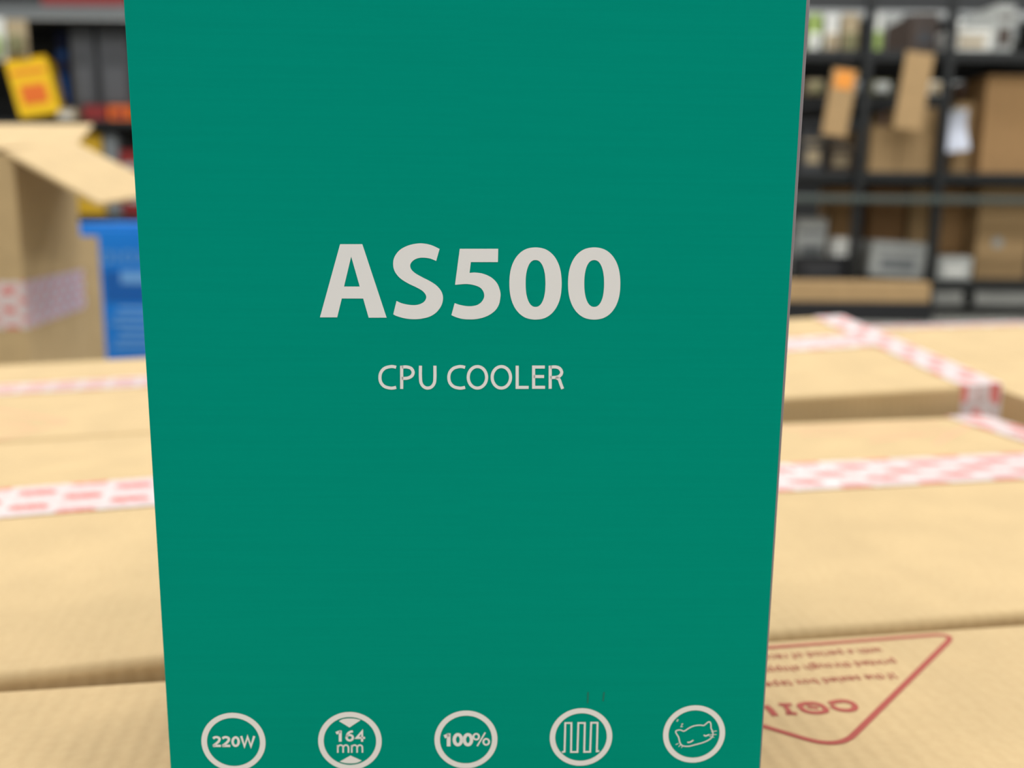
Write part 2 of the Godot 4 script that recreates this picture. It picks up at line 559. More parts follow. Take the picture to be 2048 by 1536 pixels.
# name, how it is drawn, stroke in mm, points in mm on the front (x from its middle, y from its foot)
const PRINTS := [
	["model_name_letter", "holed", 0.0, [[Vector2(-36.67, 137.43), Vector2(-31.30, 155.36), Vector2(-25.90, 155.41), Vector2(-20.26, 137.44), Vector2(-24.69, 137.41), Vector2(-25.95, 142.14), Vector2(-31.19, 142.11), Vector2(-32.43, 137.45)], [Vector2(-30.58, 145.06), Vector2(-26.73, 145.08), Vector2(-28.67, 152.37)]]],
	["model_name_letter", "fill", 0.0, [[Vector2(-7.08, 154.40), Vector2(-7.93, 151.48)], [Vector2(-7.93, 151.48), Vector2(-9.48, 152.05), Vector2(-11.36, 152.25), Vector2(-12.83, 151.95), Vector2(-13.88, 151.23), Vector2(-14.31, 150.31), Vector2(-14.02, 149.35), Vector2(-13.07, 148.44), Vector2(-11.40, 147.49), Vector2(-9.52, 146.54), Vector2(-7.84, 145.42), Vector2(-6.67, 143.95), Vector2(-6.30, 142.39), Vector2(-6.68, 140.61), Vector2(-7.87, 138.91), Vector2(-9.57, 137.79), Vector2(-11.69, 137.23), Vector2(-13.81, 137.09), Vector2(-15.92, 137.33), Vector2(-17.81, 137.87), Vector2(-18.61, 138.29)], [Vector2(-18.61, 138.29), Vector2(-17.76, 141.60)], [Vector2(-17.76, 141.60), Vector2(-16.30, 140.98), Vector2(-14.19, 140.61), Vector2(-12.51, 140.70), Vector2(-11.15, 141.30), Vector2(-10.47, 142.28), Vector2(-10.59, 143.21), Vector2(-11.43, 144.17), Vector2(-12.89, 145.00), Vector2(-14.98, 146.00), Vector2(-16.85, 147.24), Vector2(-18.09, 148.82), Vector2(-18.48, 150.49), Vector2(-18.17, 152.24), Vector2(-16.98, 153.91), Vector2(-15.09, 155.04), Vector2(-12.79, 155.64), Vector2(-10.71, 155.66), Vector2(-8.83, 155.21), Vector2(-7.08, 154.40)]]],
	["model_name_letter", "fill", 0.0, [[Vector2(-2.15, 154.48), Vector2(7.28, 154.56)], [Vector2(7.28, 154.56), Vector2(7.22, 151.30)], [Vector2(7.22, 151.30), Vector2(0.58, 151.26)], [Vector2(0.58, 151.26), Vector2(0.25, 148.62)], [Vector2(0.25, 148.62), Vector2(1.63, 148.71), Vector2(3.61, 148.43), Vector2(5.64, 147.52), Vector2(7.13, 145.98), Vector2(7.86, 143.96), Vector2(7.87, 142.48), Vector2(7.50, 140.78), Vector2(6.53, 139.29), Vector2(4.84, 138.08), Vector2(2.72, 137.35), Vector2(0.60, 137.12), Vector2(-1.53, 137.24), Vector2(-3.22, 137.70), Vector2(-4.24, 138.16)], [Vector2(-4.24, 138.16), Vector2(-3.43, 141.14)], [Vector2(-3.43, 141.14), Vector2(-1.95, 140.68), Vector2(-0.04, 140.40), Vector2(1.86, 140.62), Vector2(3.13, 141.39), Vector2(3.85, 142.66), Vector2(3.72, 143.93), Vector2(2.91, 144.98), Vector2(1.43, 145.60), Vector2(-0.47, 145.88), Vector2(-2.36, 145.75), Vector2(-3.33, 145.66)], [Vector2(-3.33, 145.66), Vector2(-2.15, 154.48)]]],
	["model_name_letter", "ringed", 0.0, [[Vector2(23.05, 146.17), Vector2(22.90, 143.48), Vector2(22.36, 141.34), Vector2(21.44, 139.58), Vector2(20.19, 138.27), Vector2(18.64, 137.45), Vector2(16.68, 137.17), Vector2(14.72, 137.43), Vector2(13.15, 138.23), Vector2(11.87, 139.53), Vector2(10.91, 141.27), Vector2(10.31, 143.40), Vector2(10.09, 146.08), Vector2(10.26, 148.75), Vector2(10.82, 150.87), Vector2(11.74, 152.59), Vector2(12.98, 153.88), Vector2(14.51, 154.68), Vector2(16.44, 154.96), Vector2(18.38, 154.71), Vector2(19.94, 153.93), Vector2(21.22, 152.67), Vector2(22.18, 150.95), Vector2(22.80, 148.84)], [Vector2(19.02, 146.14), Vector2(18.97, 144.40), Vector2(18.77, 143.01), Vector2(18.43, 141.88), Vector2(17.96, 141.03), Vector2(17.38, 140.50), Vector2(16.64, 140.32), Vector2(15.90, 140.50), Vector2(15.30, 141.01), Vector2(14.81, 141.86), Vector2(14.44, 142.98), Vector2(14.20, 144.37), Vector2(14.11, 146.11), Vector2(14.16, 147.84), Vector2(14.36, 149.22), Vector2(14.71, 150.34), Vector2(15.17, 151.18), Vector2(15.75, 151.70), Vector2(16.48, 151.88), Vector2(17.22, 151.71), Vector2(17.82, 151.20), Vector2(18.30, 150.37), Vector2(18.68, 149.25), Vector2(18.92, 147.88)]]],
	["model_name_letter", "ringed", 0.0, [[Vector2(37.64, 146.27), Vector2(37.52, 143.58), Vector2(37.00, 141.42), Vector2(36.10, 139.67), Vector2(34.86, 138.35), Vector2(33.31, 137.53), Vector2(31.34, 137.25), Vector2(29.37, 137.51), Vector2(27.78, 138.31), Vector2(26.48, 139.61), Vector2(25.50, 141.36), Vector2(24.87, 143.50), Vector2(24.62, 146.18), Vector2(24.76, 148.85), Vector2(25.30, 150.98), Vector2(26.21, 152.70), Vector2(27.44, 153.99), Vector2(28.97, 154.79), Vector2(30.90, 155.08), Vector2(32.86, 154.82), Vector2(34.43, 154.05), Vector2(35.72, 152.78), Vector2(36.72, 151.06), Vector2(37.36, 148.94)], [Vector2(33.59, 146.24), Vector2(33.56, 144.49), Vector2(33.38, 143.10), Vector2(33.05, 141.97), Vector2(32.59, 141.12), Vector2(32.01, 140.59), Vector2(31.27, 140.41), Vector2(30.52, 140.58), Vector2(29.91, 141.10), Vector2(29.41, 141.94), Vector2(29.02, 143.08), Vector2(28.77, 144.46), Vector2(28.66, 146.21), Vector2(28.69, 147.94), Vector2(28.88, 149.32), Vector2(29.21, 150.45), Vector2(29.67, 151.29), Vector2(30.25, 151.80), Vector2(30.98, 151.98), Vector2(31.72, 151.82), Vector2(32.33, 151.31), Vector2(32.83, 150.47), Vector2(33.21, 149.36), Vector2(33.47, 147.98)]]],
	["product_line_letter", "curve", 0.78, [[Vector2(-18.07, 125.01), Vector2(-18.75, 125.16), Vector2(-19.60, 125.16), Vector2(-20.95, 124.73), Vector2(-21.86, 123.71), Vector2(-22.15, 122.42), Vector2(-21.91, 121.10), Vector2(-21.02, 120.11), Vector2(-19.68, 119.72), Vector2(-18.82, 119.74), Vector2(-18.14, 119.92)]]],
	["product_line_letter", "curve", 0.78, [[Vector2(-16.68, 125.41), Vector2(-16.75, 119.50)], [Vector2(-16.68, 125.04), Vector2(-15.46, 125.10), Vector2(-14.37, 124.75), Vector2(-13.84, 123.86), Vector2(-14.07, 122.99), Vector2(-14.76, 122.44), Vector2(-15.62, 122.22), Vector2(-16.72, 122.19)]]],
	["product_line_letter", "curve", 0.78, [[Vector2(-12.00, 125.43), Vector2(-12.03, 122.33), Vector2(-11.82, 120.91), Vector2(-11.16, 120.04), Vector2(-10.26, 119.74), Vector2(-9.28, 120.05), Vector2(-8.61, 120.97), Vector2(-8.41, 122.34), Vector2(-8.39, 125.44)]]],
	["product_line_letter", "curve", 0.78, [[Vector2(-0.84, 125.03), Vector2(-1.55, 125.22), Vector2(-2.40, 125.22), Vector2(-3.75, 124.79), Vector2(-4.66, 123.77), Vector2(-4.93, 122.48), Vector2(-4.66, 121.16), Vector2(-3.76, 120.16), Vector2(-2.41, 119.77), Vector2(-1.55, 119.79), Vector2(-0.84, 119.97)]]],
	["product_line_letter", "loop", 0.78, [[Vector2(4.56, 122.53), Vector2(4.39, 121.48), Vector2(3.89, 120.59), Vector2(3.14, 119.99), Vector2(2.26, 119.78), Vector2(1.37, 119.99), Vector2(0.62, 120.58), Vector2(0.12, 121.47), Vector2(-0.05, 122.52), Vector2(0.12, 123.57), Vector2(0.62, 124.46), Vector2(1.37, 125.05), Vector2(2.25, 125.26), Vector2(3.13, 125.06), Vector2(3.88, 124.47), Vector2(4.38, 123.58)]]],
	["product_line_letter", "loop", 0.78, [[Vector2(10.58, 122.55), Vector2(10.42, 121.50), Vector2(9.92, 120.61), Vector2(9.17, 120.01), Vector2(8.29, 119.80), Vector2(7.40, 120.00), Vector2(6.65, 120.60), Vector2(6.14, 121.49), Vector2(5.96, 122.54), Vector2(6.13, 123.59), Vector2(6.63, 124.48), Vector2(7.37, 125.07), Vector2(8.25, 125.28), Vector2(9.14, 125.08), Vector2(9.89, 124.49), Vector2(10.40, 123.60)]]],
	["product_line_letter", "line", 0.78, [[Vector2(12.23, 125.52), Vector2(12.28, 119.98), Vector2(15.17, 119.99)]]],
	["product_line_letter", "line", 0.78, [[Vector2(19.19, 125.20), Vector2(16.36, 125.19), Vector2(16.43, 120.02), Vector2(19.32, 120.03)], [Vector2(16.39, 122.77), Vector2(19.03, 122.78)]]],
	["product_line_letter", "curve", 0.78, [[Vector2(20.54, 125.55), Vector2(20.63, 119.66)], [Vector2(20.54, 125.18), Vector2(21.90, 125.23), Vector2(22.89, 124.89), Vector2(23.45, 123.99), Vector2(23.17, 123.14), Vector2(22.31, 122.64), Vector2(20.59, 122.51)], [Vector2(21.94, 122.56), Vector2(22.82, 122.07), Vector2(23.26, 120.94), Vector2(23.78, 119.64)]]],
	["icon_letter", "curve", 0.66, [[Vector2(-68.13, 24.34), Vector2(-67.61, 24.67), Vector2(-67.01, 24.69), Vector2(-66.52, 24.39), Vector2(-66.47, 23.92), Vector2(-66.82, 23.34), Vector2(-67.50, 22.72), Vector2(-68.21, 22.18)], [Vector2(-68.28, 22.18), Vector2(-66.16, 22.16)]]],
	["icon_letter", "curve", 0.66, [[Vector2(-65.65, 24.32), Vector2(-65.13, 24.64), Vector2(-64.53, 24.67), Vector2(-64.04, 24.36), Vector2(-63.99, 23.89), Vector2(-64.34, 23.31), Vector2(-65.02, 22.69), Vector2(-65.73, 22.16)], [Vector2(-65.80, 22.16), Vector2(-63.67, 22.13)]]],
	["icon_letter", "loop", 0.66, [[Vector2(-61.40, 23.34), Vector2(-61.48, 22.87), Vector2(-61.67, 22.47), Vector2(-61.94, 22.21), Vector2(-62.25, 22.12), Vector2(-62.55, 22.21), Vector2(-62.80, 22.48), Vector2(-62.96, 22.89), Vector2(-63.00, 23.36), Vector2(-62.92, 23.83), Vector2(-62.73, 24.23), Vector2(-62.45, 24.50), Vector2(-62.14, 24.59), Vector2(-61.84, 24.49), Vector2(-61.59, 24.22), Vector2(-61.44, 23.82)]]],
	["icon_letter", "line", 0.60, [[Vector2(-60.67, 24.96), Vector2(-59.90, 21.97), Vector2(-58.98, 24.72), Vector2(-58.21, 21.95), Vector2(-57.19, 24.92)]]],
	["icon_letter", "line", 0.80, [[Vector2(-34.29, 26.27), Vector2(-34.36, 23.04)], [Vector2(-35.41, 25.51), Vector2(-34.19, 26.04)]]],
	["icon_letter", "mixed", 0.62, [[Vector2(-30.97, 24.15), Vector2(-31.04, 23.85), Vector2(-31.23, 23.59), Vector2(-31.50, 23.42), Vector2(-31.82, 23.36), Vector2(-32.13, 23.43), Vector2(-32.40, 23.61), Vector2(-32.57, 23.87), Vector2(-32.63, 24.17), Vector2(-32.56, 24.48), Vector2(-32.37, 24.73), Vector2(-32.10, 24.90), Vector2(-31.78, 24.96), Vector2(-31.47, 24.89), Vector2(-31.20, 24.72), Vector2(-31.03, 24.46)], [Vector2(-30.91, 26.01), Vector2(-31.62, 25.87), Vector2(-32.29, 25.31), Vector2(-32.62, 24.37)]]],
	["icon_letter", "line", 0.62, [[Vector2(-28.52, 22.97), Vector2(-28.46, 25.98), Vector2(-29.94, 24.10), Vector2(-27.72, 24.07)]]],
	["icon_letter", "curve", 0.42, [[Vector2(-35.04, 22.02), Vector2(-35.09, 19.79)], [Vector2(-35.06, 21.29), Vector2(-34.69, 21.90), Vector2(-34.13, 22.01), Vector2(-33.71, 21.67), Vector2(-33.63, 21.06), Vector2(-33.66, 19.78)], [Vector2(-33.62, 21.28), Vector2(-33.26, 21.88), Vector2(-32.70, 21.99), Vector2(-32.30, 21.65), Vector2(-32.21, 21.04), Vector2(-32.24, 19.76)]]],
	["icon_letter", "curve", 0.42, [[Vector2(-31.30, 21.97), Vector2(-31.35, 19.75)], [Vector2(-31.32, 21.25), Vector2(-30.95, 21.86), Vector2(-30.39, 21.96), Vector2(-29.96, 21.62), Vector2(-29.89, 21.01), Vector2(-29.91, 19.73)], [Vector2(-29.88, 21.23), Vector2(-29.51, 21.84), Vector2(-28.96, 21.95), Vector2(-28.56, 21.61), Vector2(-28.47, 21.00), Vector2(-28.49, 19.72)]]],
	["icon_arrow", "fill", 0.0, [[Vector2(-34.57, 29.04), Vector2(-33.71, 29.54), Vector2(-32.70, 29.75), Vector2(-31.74, 29.80), Vector2(-30.79, 29.75), Vector2(-29.78, 29.58), Vector2(-28.78, 29.26)], [Vector2(-28.78, 29.26), Vector2(-31.80, 27.15)], [Vector2(-31.80, 27.15), Vector2(-34.57, 29.04)]]],
	["icon_arrow", "fill", 0.0, [[Vector2(-34.65, 17.15), Vector2(-31.72, 18.92)], [Vector2(-31.72, 18.92), Vector2(-28.69, 17.40)], [Vector2(-28.69, 17.40), Vector2(-29.84, 16.83), Vector2(-30.76, 16.64), Vector2(-31.77, 16.60), Vector2(-32.79, 16.66), Vector2(-33.59, 16.82), Vector2(-34.65, 17.15)]]],
	["icon_letter", "line", 1.00, [[Vector2(-5.26, 25.13), Vector2(-5.27, 21.33)], [Vector2(-6.42, 24.12), Vector2(-5.09, 24.77)]]],
	["icon_letter", "loop", 0.92, [[Vector2(-1.80, 23.25), Vector2(-1.88, 22.68), Vector2(-2.09, 22.19), Vector2(-2.41, 21.87), Vector2(-2.78, 21.76), Vector2(-3.15, 21.88), Vector2(-3.47, 22.21), Vector2(-3.68, 22.70), Vector2(-3.75, 23.27), Vector2(-3.68, 23.84), Vector2(-3.46, 24.32), Vector2(-3.15, 24.65), Vector2(-2.78, 24.76), Vector2(-2.40, 24.64), Vector2(-2.09, 24.31), Vector2(-1.88, 23.82)]]],
	["icon_letter", "loop", 0.92, [[Vector2(0.91, 23.22), Vector2(0.83, 22.65), Vector2(0.62, 22.16), Vector2(0.31, 21.84), Vector2(-0.07, 21.73), Vector2(-0.44, 21.85), Vector2(-0.75, 22.18), Vector2(-0.97, 22.67), Vector2(-1.04, 23.24), Vector2(-0.97, 23.81), Vector2(-0.76, 24.30), Vector2(-0.44, 24.62), Vector2(-0.07, 24.73), Vector2(0.31, 24.61), Vector2(0.62, 24.28), Vector2(0.83, 23.79)]]],
	["icon_letter", "loop", 0.50, [[Vector2(2.92, 24.08), Vector2(2.86, 23.75), Vector2(2.70, 23.48), Vector2(2.46, 23.30), Vector2(2.17, 23.24), Vector2(1.88, 23.31), Vector2(1.64, 23.49), Vector2(1.47, 23.77), Vector2(1.42, 24.09), Vector2(1.47, 24.42), Vector2(1.64, 24.69), Vector2(1.88, 24.87), Vector2(2.17, 24.93), Vector2(2.45, 24.86), Vector2(2.70, 24.68), Vector2(2.86, 24.40)], [Vector2(5.65, 22.54), Vector2(5.60, 22.20), Vector2(5.43, 21.92), Vector2(5.18, 21.74), Vector2(4.88, 21.67), Vector2(4.58, 21.74), Vector2(4.33, 21.93), Vector2(4.16, 22.22), Vector2(4.10, 22.55), Vector2(4.16, 22.89), Vector2(4.33, 23.17), Vector2(4.58, 23.35), Vector2(4.87, 23.42), Vector2(5.17, 23.35), Vector2(5.42, 23.15), Vector2(5.59, 22.87)]]],
	["icon_letter", "line", 0.42, [[Vector2(2.43, 21.30), Vector2(4.61, 25.30)]]],
	["icon_pulse", "line", 0.50, [[Vector2(25.46, 19.25), Vector2(26.17, 19.39), Vector2(26.22, 27.83), Vector2(27.87, 27.85), Vector2(27.94, 19.28), Vector2(29.69, 19.26), Vector2(29.75, 27.83), Vector2(31.51, 27.81), Vector2(31.53, 19.26), Vector2(33.16, 19.28), Vector2(33.23, 27.86), Vector2(34.96, 27.84), Vector2(34.97, 19.38), Vector2(35.64, 19.49)]]],
	["icon_cat", "loop", 0.32, [[Vector2(56.38, 24.78), Vector2(56.49, 25.24), Vector2(57.13, 25.44), Vector2(57.78, 25.42), Vector2(58.45, 25.11), Vector2(58.96, 25.28), Vector2(59.72, 25.84), Vector2(60.73, 26.42), Vector2(61.76, 26.73), Vector2(62.93, 26.84), Vector2(63.97, 26.74), Vector2(64.60, 27.26), Vector2(65.23, 27.76), Vector2(65.66, 27.67), Vector2(65.92, 26.93), Vector2(66.01, 25.87), Vector2(66.37, 25.16), Vector2(66.59, 24.31), Vector2(66.50, 23.47), Vector2(65.98, 22.77), Vector2(64.97, 22.11), Vector2(63.56, 21.52), Vector2(61.88, 21.05), Vector2(60.33, 20.64), Vector2(59.16, 20.62), Vector2(58.36, 20.83), Vector2(57.78, 21.45), Vector2(57.48, 22.30), Vector2(57.22, 23.29), Vector2(56.69, 24.21)]]],
	["icon_cat_eye", "curve", 0.36, [[Vector2(59.70, 21.74), Vector2(60.54, 21.87), Vector2(61.30, 22.42)]]],
	["icon_cat_eye", "curve", 0.36, [[Vector2(64.10, 23.89), Vector2(64.64, 23.63), Vector2(65.66, 24.04)]]],
	["icon_cat_whiskers", "line", 0.18, [[Vector2(66.08, 24.86), Vector2(67.60, 25.08)], [Vector2(65.86, 23.97), Vector2(67.56, 24.02)], [Vector2(65.62, 23.55), Vector2(67.01, 23.15)], [Vector2(56.52, 21.15), Vector2(57.33, 21.52)], [Vector2(57.33, 20.49), Vector2(57.86, 21.13)], [Vector2(58.13, 20.20), Vector2(58.52, 20.84)]]],
	["icon_sleep_mark", "line", 0.16, [[Vector2(57.78, 27.15), Vector2(58.20, 27.29), Vector2(57.68, 26.41), Vector2(58.26, 26.43)], [Vector2(56.55, 28.50), Vector2(56.88, 28.52), Vector2(56.53, 28.08), Vector2(56.87, 28.10)]]]]

func cooler_box():
	var t = thing("cooler_box", "tall teal box with large white lettering standing upright on the near carton", "box", Vector3(-0.01096, 0.00030, -0.22917), deg_to_rad(2.0))
	var h := 0.262
	var d := 0.082
	var hw := 0.08
	var st := start()
	# the front, with its left fold rolling back into the left side
	var cols := [Vector2(hw, 0.0)]
	for k in 7:
		var a := (PI / 2) * k / 6.0
		cols.append(Vector2(-hw + 0.0006 - 0.0006 * sin(a), -0.0006 + 0.0006 * cos(a)))
	for k in cols.size() - 1:
		var p: Vector2 = cols[k]
		var q: Vector2 = cols[k + 1]
		quad(st, Vector3(p.x, 0, p.y), Vector3(q.x, 0, q.y), Vector3(q.x, h, q.y), Vector3(p.x, h, p.y), Vector3(-0.3 * k, 0, 1.0), [Vector2(p.x, 0) / 0.1, Vector2(q.x, 0) / 0.1, Vector2(q.x, h) / 0.1, Vector2(p.x, h) / 0.1])
	var front = part("front_panel", done(st), mats.teal, t)
	# the grey side rolls round the right fold, fuller towards the top
	st = start()
	for k in 8:
		var ends := []
		for y in [0.0, h]:
			var r: float = 0.00035 + 0.0037 * y
			for kk in [k, k + 1]:
				if kk < 8:
					var a: float = (PI / 2) * kk / 7.0
					ends.append(Vector3(hw + r * sin(a), y, -r + r * cos(a)))
				else:
					ends.append(Vector3(hw + r, y, -d))
		quad(st, ends[0], ends[1], ends[3], ends[2], Vector3(1, 0, 0.4))
	part("side_panel", done(st), mats.box_grey, t, Vector3.ZERO, Vector3.ZERO, "grey side of the box")
	st = start()
	quad(st, Vector3(-hw, 0, -0.0006), Vector3(-hw, 0, -d), Vector3(-hw, h, -d), Vector3(-hw, h, -0.0006), Vector3.LEFT)
	part("side_panel", done(st), mats.box_grey, t)
	st = start()
	quad(st, Vector3(-hw, 0, -d), Vector3(hw + 0.00035, 0, -d), Vector3(hw + 0.00132, h, -d), Vector3(-hw, h, -d), Vector3.FORWARD)
	part("back_panel", done(st), mats.teal, t)
	st = start()
	quad(st, Vector3(-hw, h, 0), Vector3(hw + 0.001, h, 0), Vector3(hw + 0.001, h, -d), Vector3(-hw, h, -d), Vector3.UP)
	quad(st, Vector3(-hw, 0, 0), Vector3(hw, 0, 0), Vector3(hw, 0, -d), Vector3(-hw, 0, -d), Vector3.DOWN)
	part("end_panels", done(st), mats.teal, t)
	var lift := 0.00006
	for p in PRINTS:
		part(p[0], print_mesh(p[1], p[2], p[3]), mats.print_white, front, Vector3(0, 0, lift))
	var ring := ring_mesh(0.0085, 0.00702)
	for c in RINGS:
		part("icon_ring", ring, mats.print_white, front, Vector3(c.x * 0.001, c.y * 0.001, lift))
	for s in [[Vector2(32.17, 36.82), Vector2(32.11, 33.62)], [Vector2(36.49, 36.78), Vector2(36.29, 34.17)]]:
		part("scuff_mark", print_mesh("line", 0.4, [s]), mats.scuff, front, Vector3(0, 0, lift))

# --------------------------------------------------------------------------- the near cartons
func at_un(u: float, n: float, y: float) -> Vector3:
	return Vector3(u * cos(TURN) - n * sin(TURN), y, -u * sin(TURN) - n * cos(TURN))

func near_cartons():
	var g := "cartons under and behind the teal box"
	var c = carton("shipping_carton", "kraft carton under the teal box, red warning triangle printed on top", Vector3(0.1093, 0.0000, 0.0821), 0.15740, 0.0, 0.0, Vector3(0.46, 0.24, 0.420), mats.kraft, [], g)
	warning_print(c)
	carton("shipping_carton", "kraft carton left of the teal box, pink tape along its seam, rounded near edge", at_un(-0.185, 0.3285, 0.0015), TURN, 0.0, deg_to_rad(2.0), Vector3(0.45, 0.236, 0.382), mats.kraft, ["seam"], g)
	c = carton("shipping_carton", "kraft carton in the second row left, in front of the blue box", at_un(-0.215, 0.716, 0.0015 - 0.001), TURN, 0.0, deg_to_rad(2.0), Vector3(0.45, 0.236, 0.405), mats.kraft, ["seam"], g)
	faint_print(c, 0.236, [[Vector2(-0.0956, -0.0451), Vector2(0.0098, -0.1473)], [Vector2(-0.0377, -0.2157), Vector2(0.0098, -0.1473)], [Vector2(-0.0735, -0.1102), Vector2(-0.0190, -0.1428)], [Vector2(-0.0574, -0.1576), Vector2(-0.0110, -0.1582)]])
	c = carton("shipping_carton", "kraft carton right of the teal box with red lozenge tape along its seam", at_un(0.349, 0.318, 0.001), TURN, 0.0, 0.0, Vector3(0.392, 0.242, 0.36), mats.kraft, ["seam", "right_edge"], g)
	faint_print(c, 0.242, [[Vector2(-0.0015, 0.1594), Vector2(0.1376, 0.1560)], [Vector2(0.0466, 0.1111), Vector2(0.1290, 0.1317)], [Vector2(0.0894, 0.0947), Vector2(0.1764, 0.1614)], [Vector2(0.0056, 0.1408), Vector2(0.1009, 0.1292)]])
	carton("shipping_carton", "raised kraft carton on the right, corner wrapped in red and white tape", Vector3(0.2142, 0.0139, -0.7737), deg_to_rad(4.0), deg_to_rad(4.25), deg_to_rad(3.2), Vector3(0.42, 0.25, 0.335), mats.kraft, ["seam", "right_edge"], g)
	carton("shipping_carton", "kraft carton at the right edge of the frame, tape along its far edge", Vector3(0.6926, 0.0128, -0.7870), deg_to_rad(5.0), deg_to_rad(2.0), deg_to_rad(1.5), Vector3(0.46, 0.25, 0.47), mats.kraft, ["far_edge"], g)

const TRIANGLE := [Vector2(0.1363, 0.4138), Vector2(0.0483, 0.3432), Vector2(-0.0276, 0.4107)]
const MARKS := [
	["c", "curve", 0.0021, [[Vector2(0.0587, 0.3695), Vector2(0.0613, 0.3704), Vector2(0.0645, 0.3705), Vector2(0.0665, 0.3690), Vector2(0.0666, 0.3667), Vector2(0.0652, 0.3650), Vector2(0.0628, 0.3645), Vector2(0.0605, 0.3652), Vector2(0.0593, 0.3665), Vector2(0.0588, 0.3681)]]],
	["o", "loop", 0.0020, [[Vector2(0.0482, 0.3700), Vector2(0.0509, 0.3708), Vector2(0.0535, 0.3705), Vector2(0.0552, 0.3692), Vector2(0.0558, 0.3668), Vector2(0.0552, 0.3651), Vector2(0.0526, 0.3645), Vector2(0.0501, 0.3649), Vector2(0.0484, 0.3661), Vector2(0.0479, 0.3679)]]],
	["bar", "line", 0.0017, [[Vector2(0.0503, 0.3687), Vector2(0.0536, 0.3673)]]],
	["i", "line", 0.0017, [[Vector2(0.0413, 0.3714), Vector2(0.0457, 0.3708)], [Vector2(0.0411, 0.3656), Vector2(0.0448, 0.3650)], [Vector2(0.0431, 0.3711), Vector2(0.0427, 0.3654)]]],
	["slash", "line", 0.0023, [[Vector2(0.0364, 0.3713), Vector2(0.0370, 0.3687), Vector2(0.0370, 0.3646)]]]]

# printed on the near carton's top: points are (across, away) in metres from the middle of its near edge
func warning_print(c):
	var st := start()
	var pts := []
	for k in TRIANGLE.size():
		# each corner rounded
		var p: Vector2 = TRIANGLE[k]
		var a: Vector2 = TRIANGLE[(k + 2) % 3]
		var b: Vector2 = TRIANGLE[(k + 1) % 3]
		var r := 0.011
		var p0 := p + (a - p).normalized() * r
		var p1 := p + (b - p).normalized() * r
		for s in 9:
			var f := s / 8.0
			pts.append(p0.lerp(p, f).lerp(p.lerp(p1, f), f))
	ribbon(st, pts, 0.0021, true)
	var lie := Vector3(-PI / 2, 0, 0)
	var o := Vector3(0, 0.24 + 0.0002, 0.420 / 2)
	part("warning_triangle", done(st), mats.print_red, c, o, lie)
	for m in MARKS:
		part("printed_letter", print_mesh(m[1], m[2], m[3], 1.0), mats.print_red, c, o, lie)
	for l in [["with a period of receiv", Vector2(0.0986, 0.4046), 0.0052], ["printed through shipping", Vector2(0.0992, 0.3951), 0.0052], ["If the sealed box tape", Vector2(0.0928, 0.3849), 0.0052]]:
		var tm := TextMesh.new()
		tm.text = l[0]
		tm.font = font_plain
		tm.font_size = 32
		tm.pixel_size = l[2] / 32.0
		tm.depth = 0.00008
		tm.horizontal_alignment = HORIZONTAL_ALIGNMENT_LEFT
		tm.vertical_alignment = VERTICAL_ALIGNMENT_CENTER
		part("printed_line", tm, mats.print_red, c, o + Vector3(l[1].x, 0, -l[1].y), Vector3(-PI / 2, PI, 0))

func faint_print(c, height: float, runs: Array):
	for run in runs:
		part("faded_print", print_mesh("line", 0.004, [run], 1.0), mats.print_faint, c, Vector3(0, height + 0.0002, 0), Vector3(-PI / 2, 0, 0))

# --------------------------------------------------------------------------- goods, shelves and the rack behind
# a packed box standing on its foot: body, lid seam, label on its front
func pack(called, label, category, foot: Vector3, size: Vector3, m: Material, lm, turn := 0.0, roll := 0.0, group := ""):
	var t = thing(called, label, category, foot, turn, group)
	t.rotation.z = roll
	if roll != 0.0:
		t.position.y += absf(sin(roll)) * size.x / 2
	part("body", box_mesh(Vector3(size.x, size.y * 0.965, size.z), minf(0.006, size.y * 0.05)), m, t, Vector3(0, size.y * 0.4825, 0))
	part("lid", box_mesh(Vector3(size.x * 0.985, size.y * 0.035, size.z * 0.985), 0.002), m, t, Vector3(0, size.y * 0.9825, 0))
	if lm:
		part("label_panel", box_mesh(Vector3(size.x * 0.62, size.y * 0.34, 0.002), 0.0), lm, t, Vector3(0, size.y * 0.38, size.z / 2 + 0.001))
		part("label_stripe", box_mesh(Vector3(size.x * 0.8, size.y * 0.07, 0.002), 0.0), lm, t, Vector3(0, size.y * 0.76, size.z / 2 + 0.001))
	return t

# a card with a clear-fronted bulge, hanging from a hook: foot is the middle of its lower edge
func blister(label, foot: Vector3, size: Vector2, m: Material, bm: Material, group := ""):
	var t = thing("hanging_pack", label, "package", foot, 0.0, group)
	part("card", box_mesh(Vector3(size.x, size.y, 0.004), 0.001), m, t, Vector3(0, size.y / 2, 0))
	part("bulge", box_mesh(Vector3(size.x * 0.74, size.y * 0.52, 0.03), 0.010), bm, t, Vector3(0, size.y * 0.34, 0.017))
	part("hook", box_mesh(Vector3(0.008, 0.008, 0.035), 0.002), mats.grey_steel, t, Vector3(0, size.y - 0.015, -0.0155))
	return t

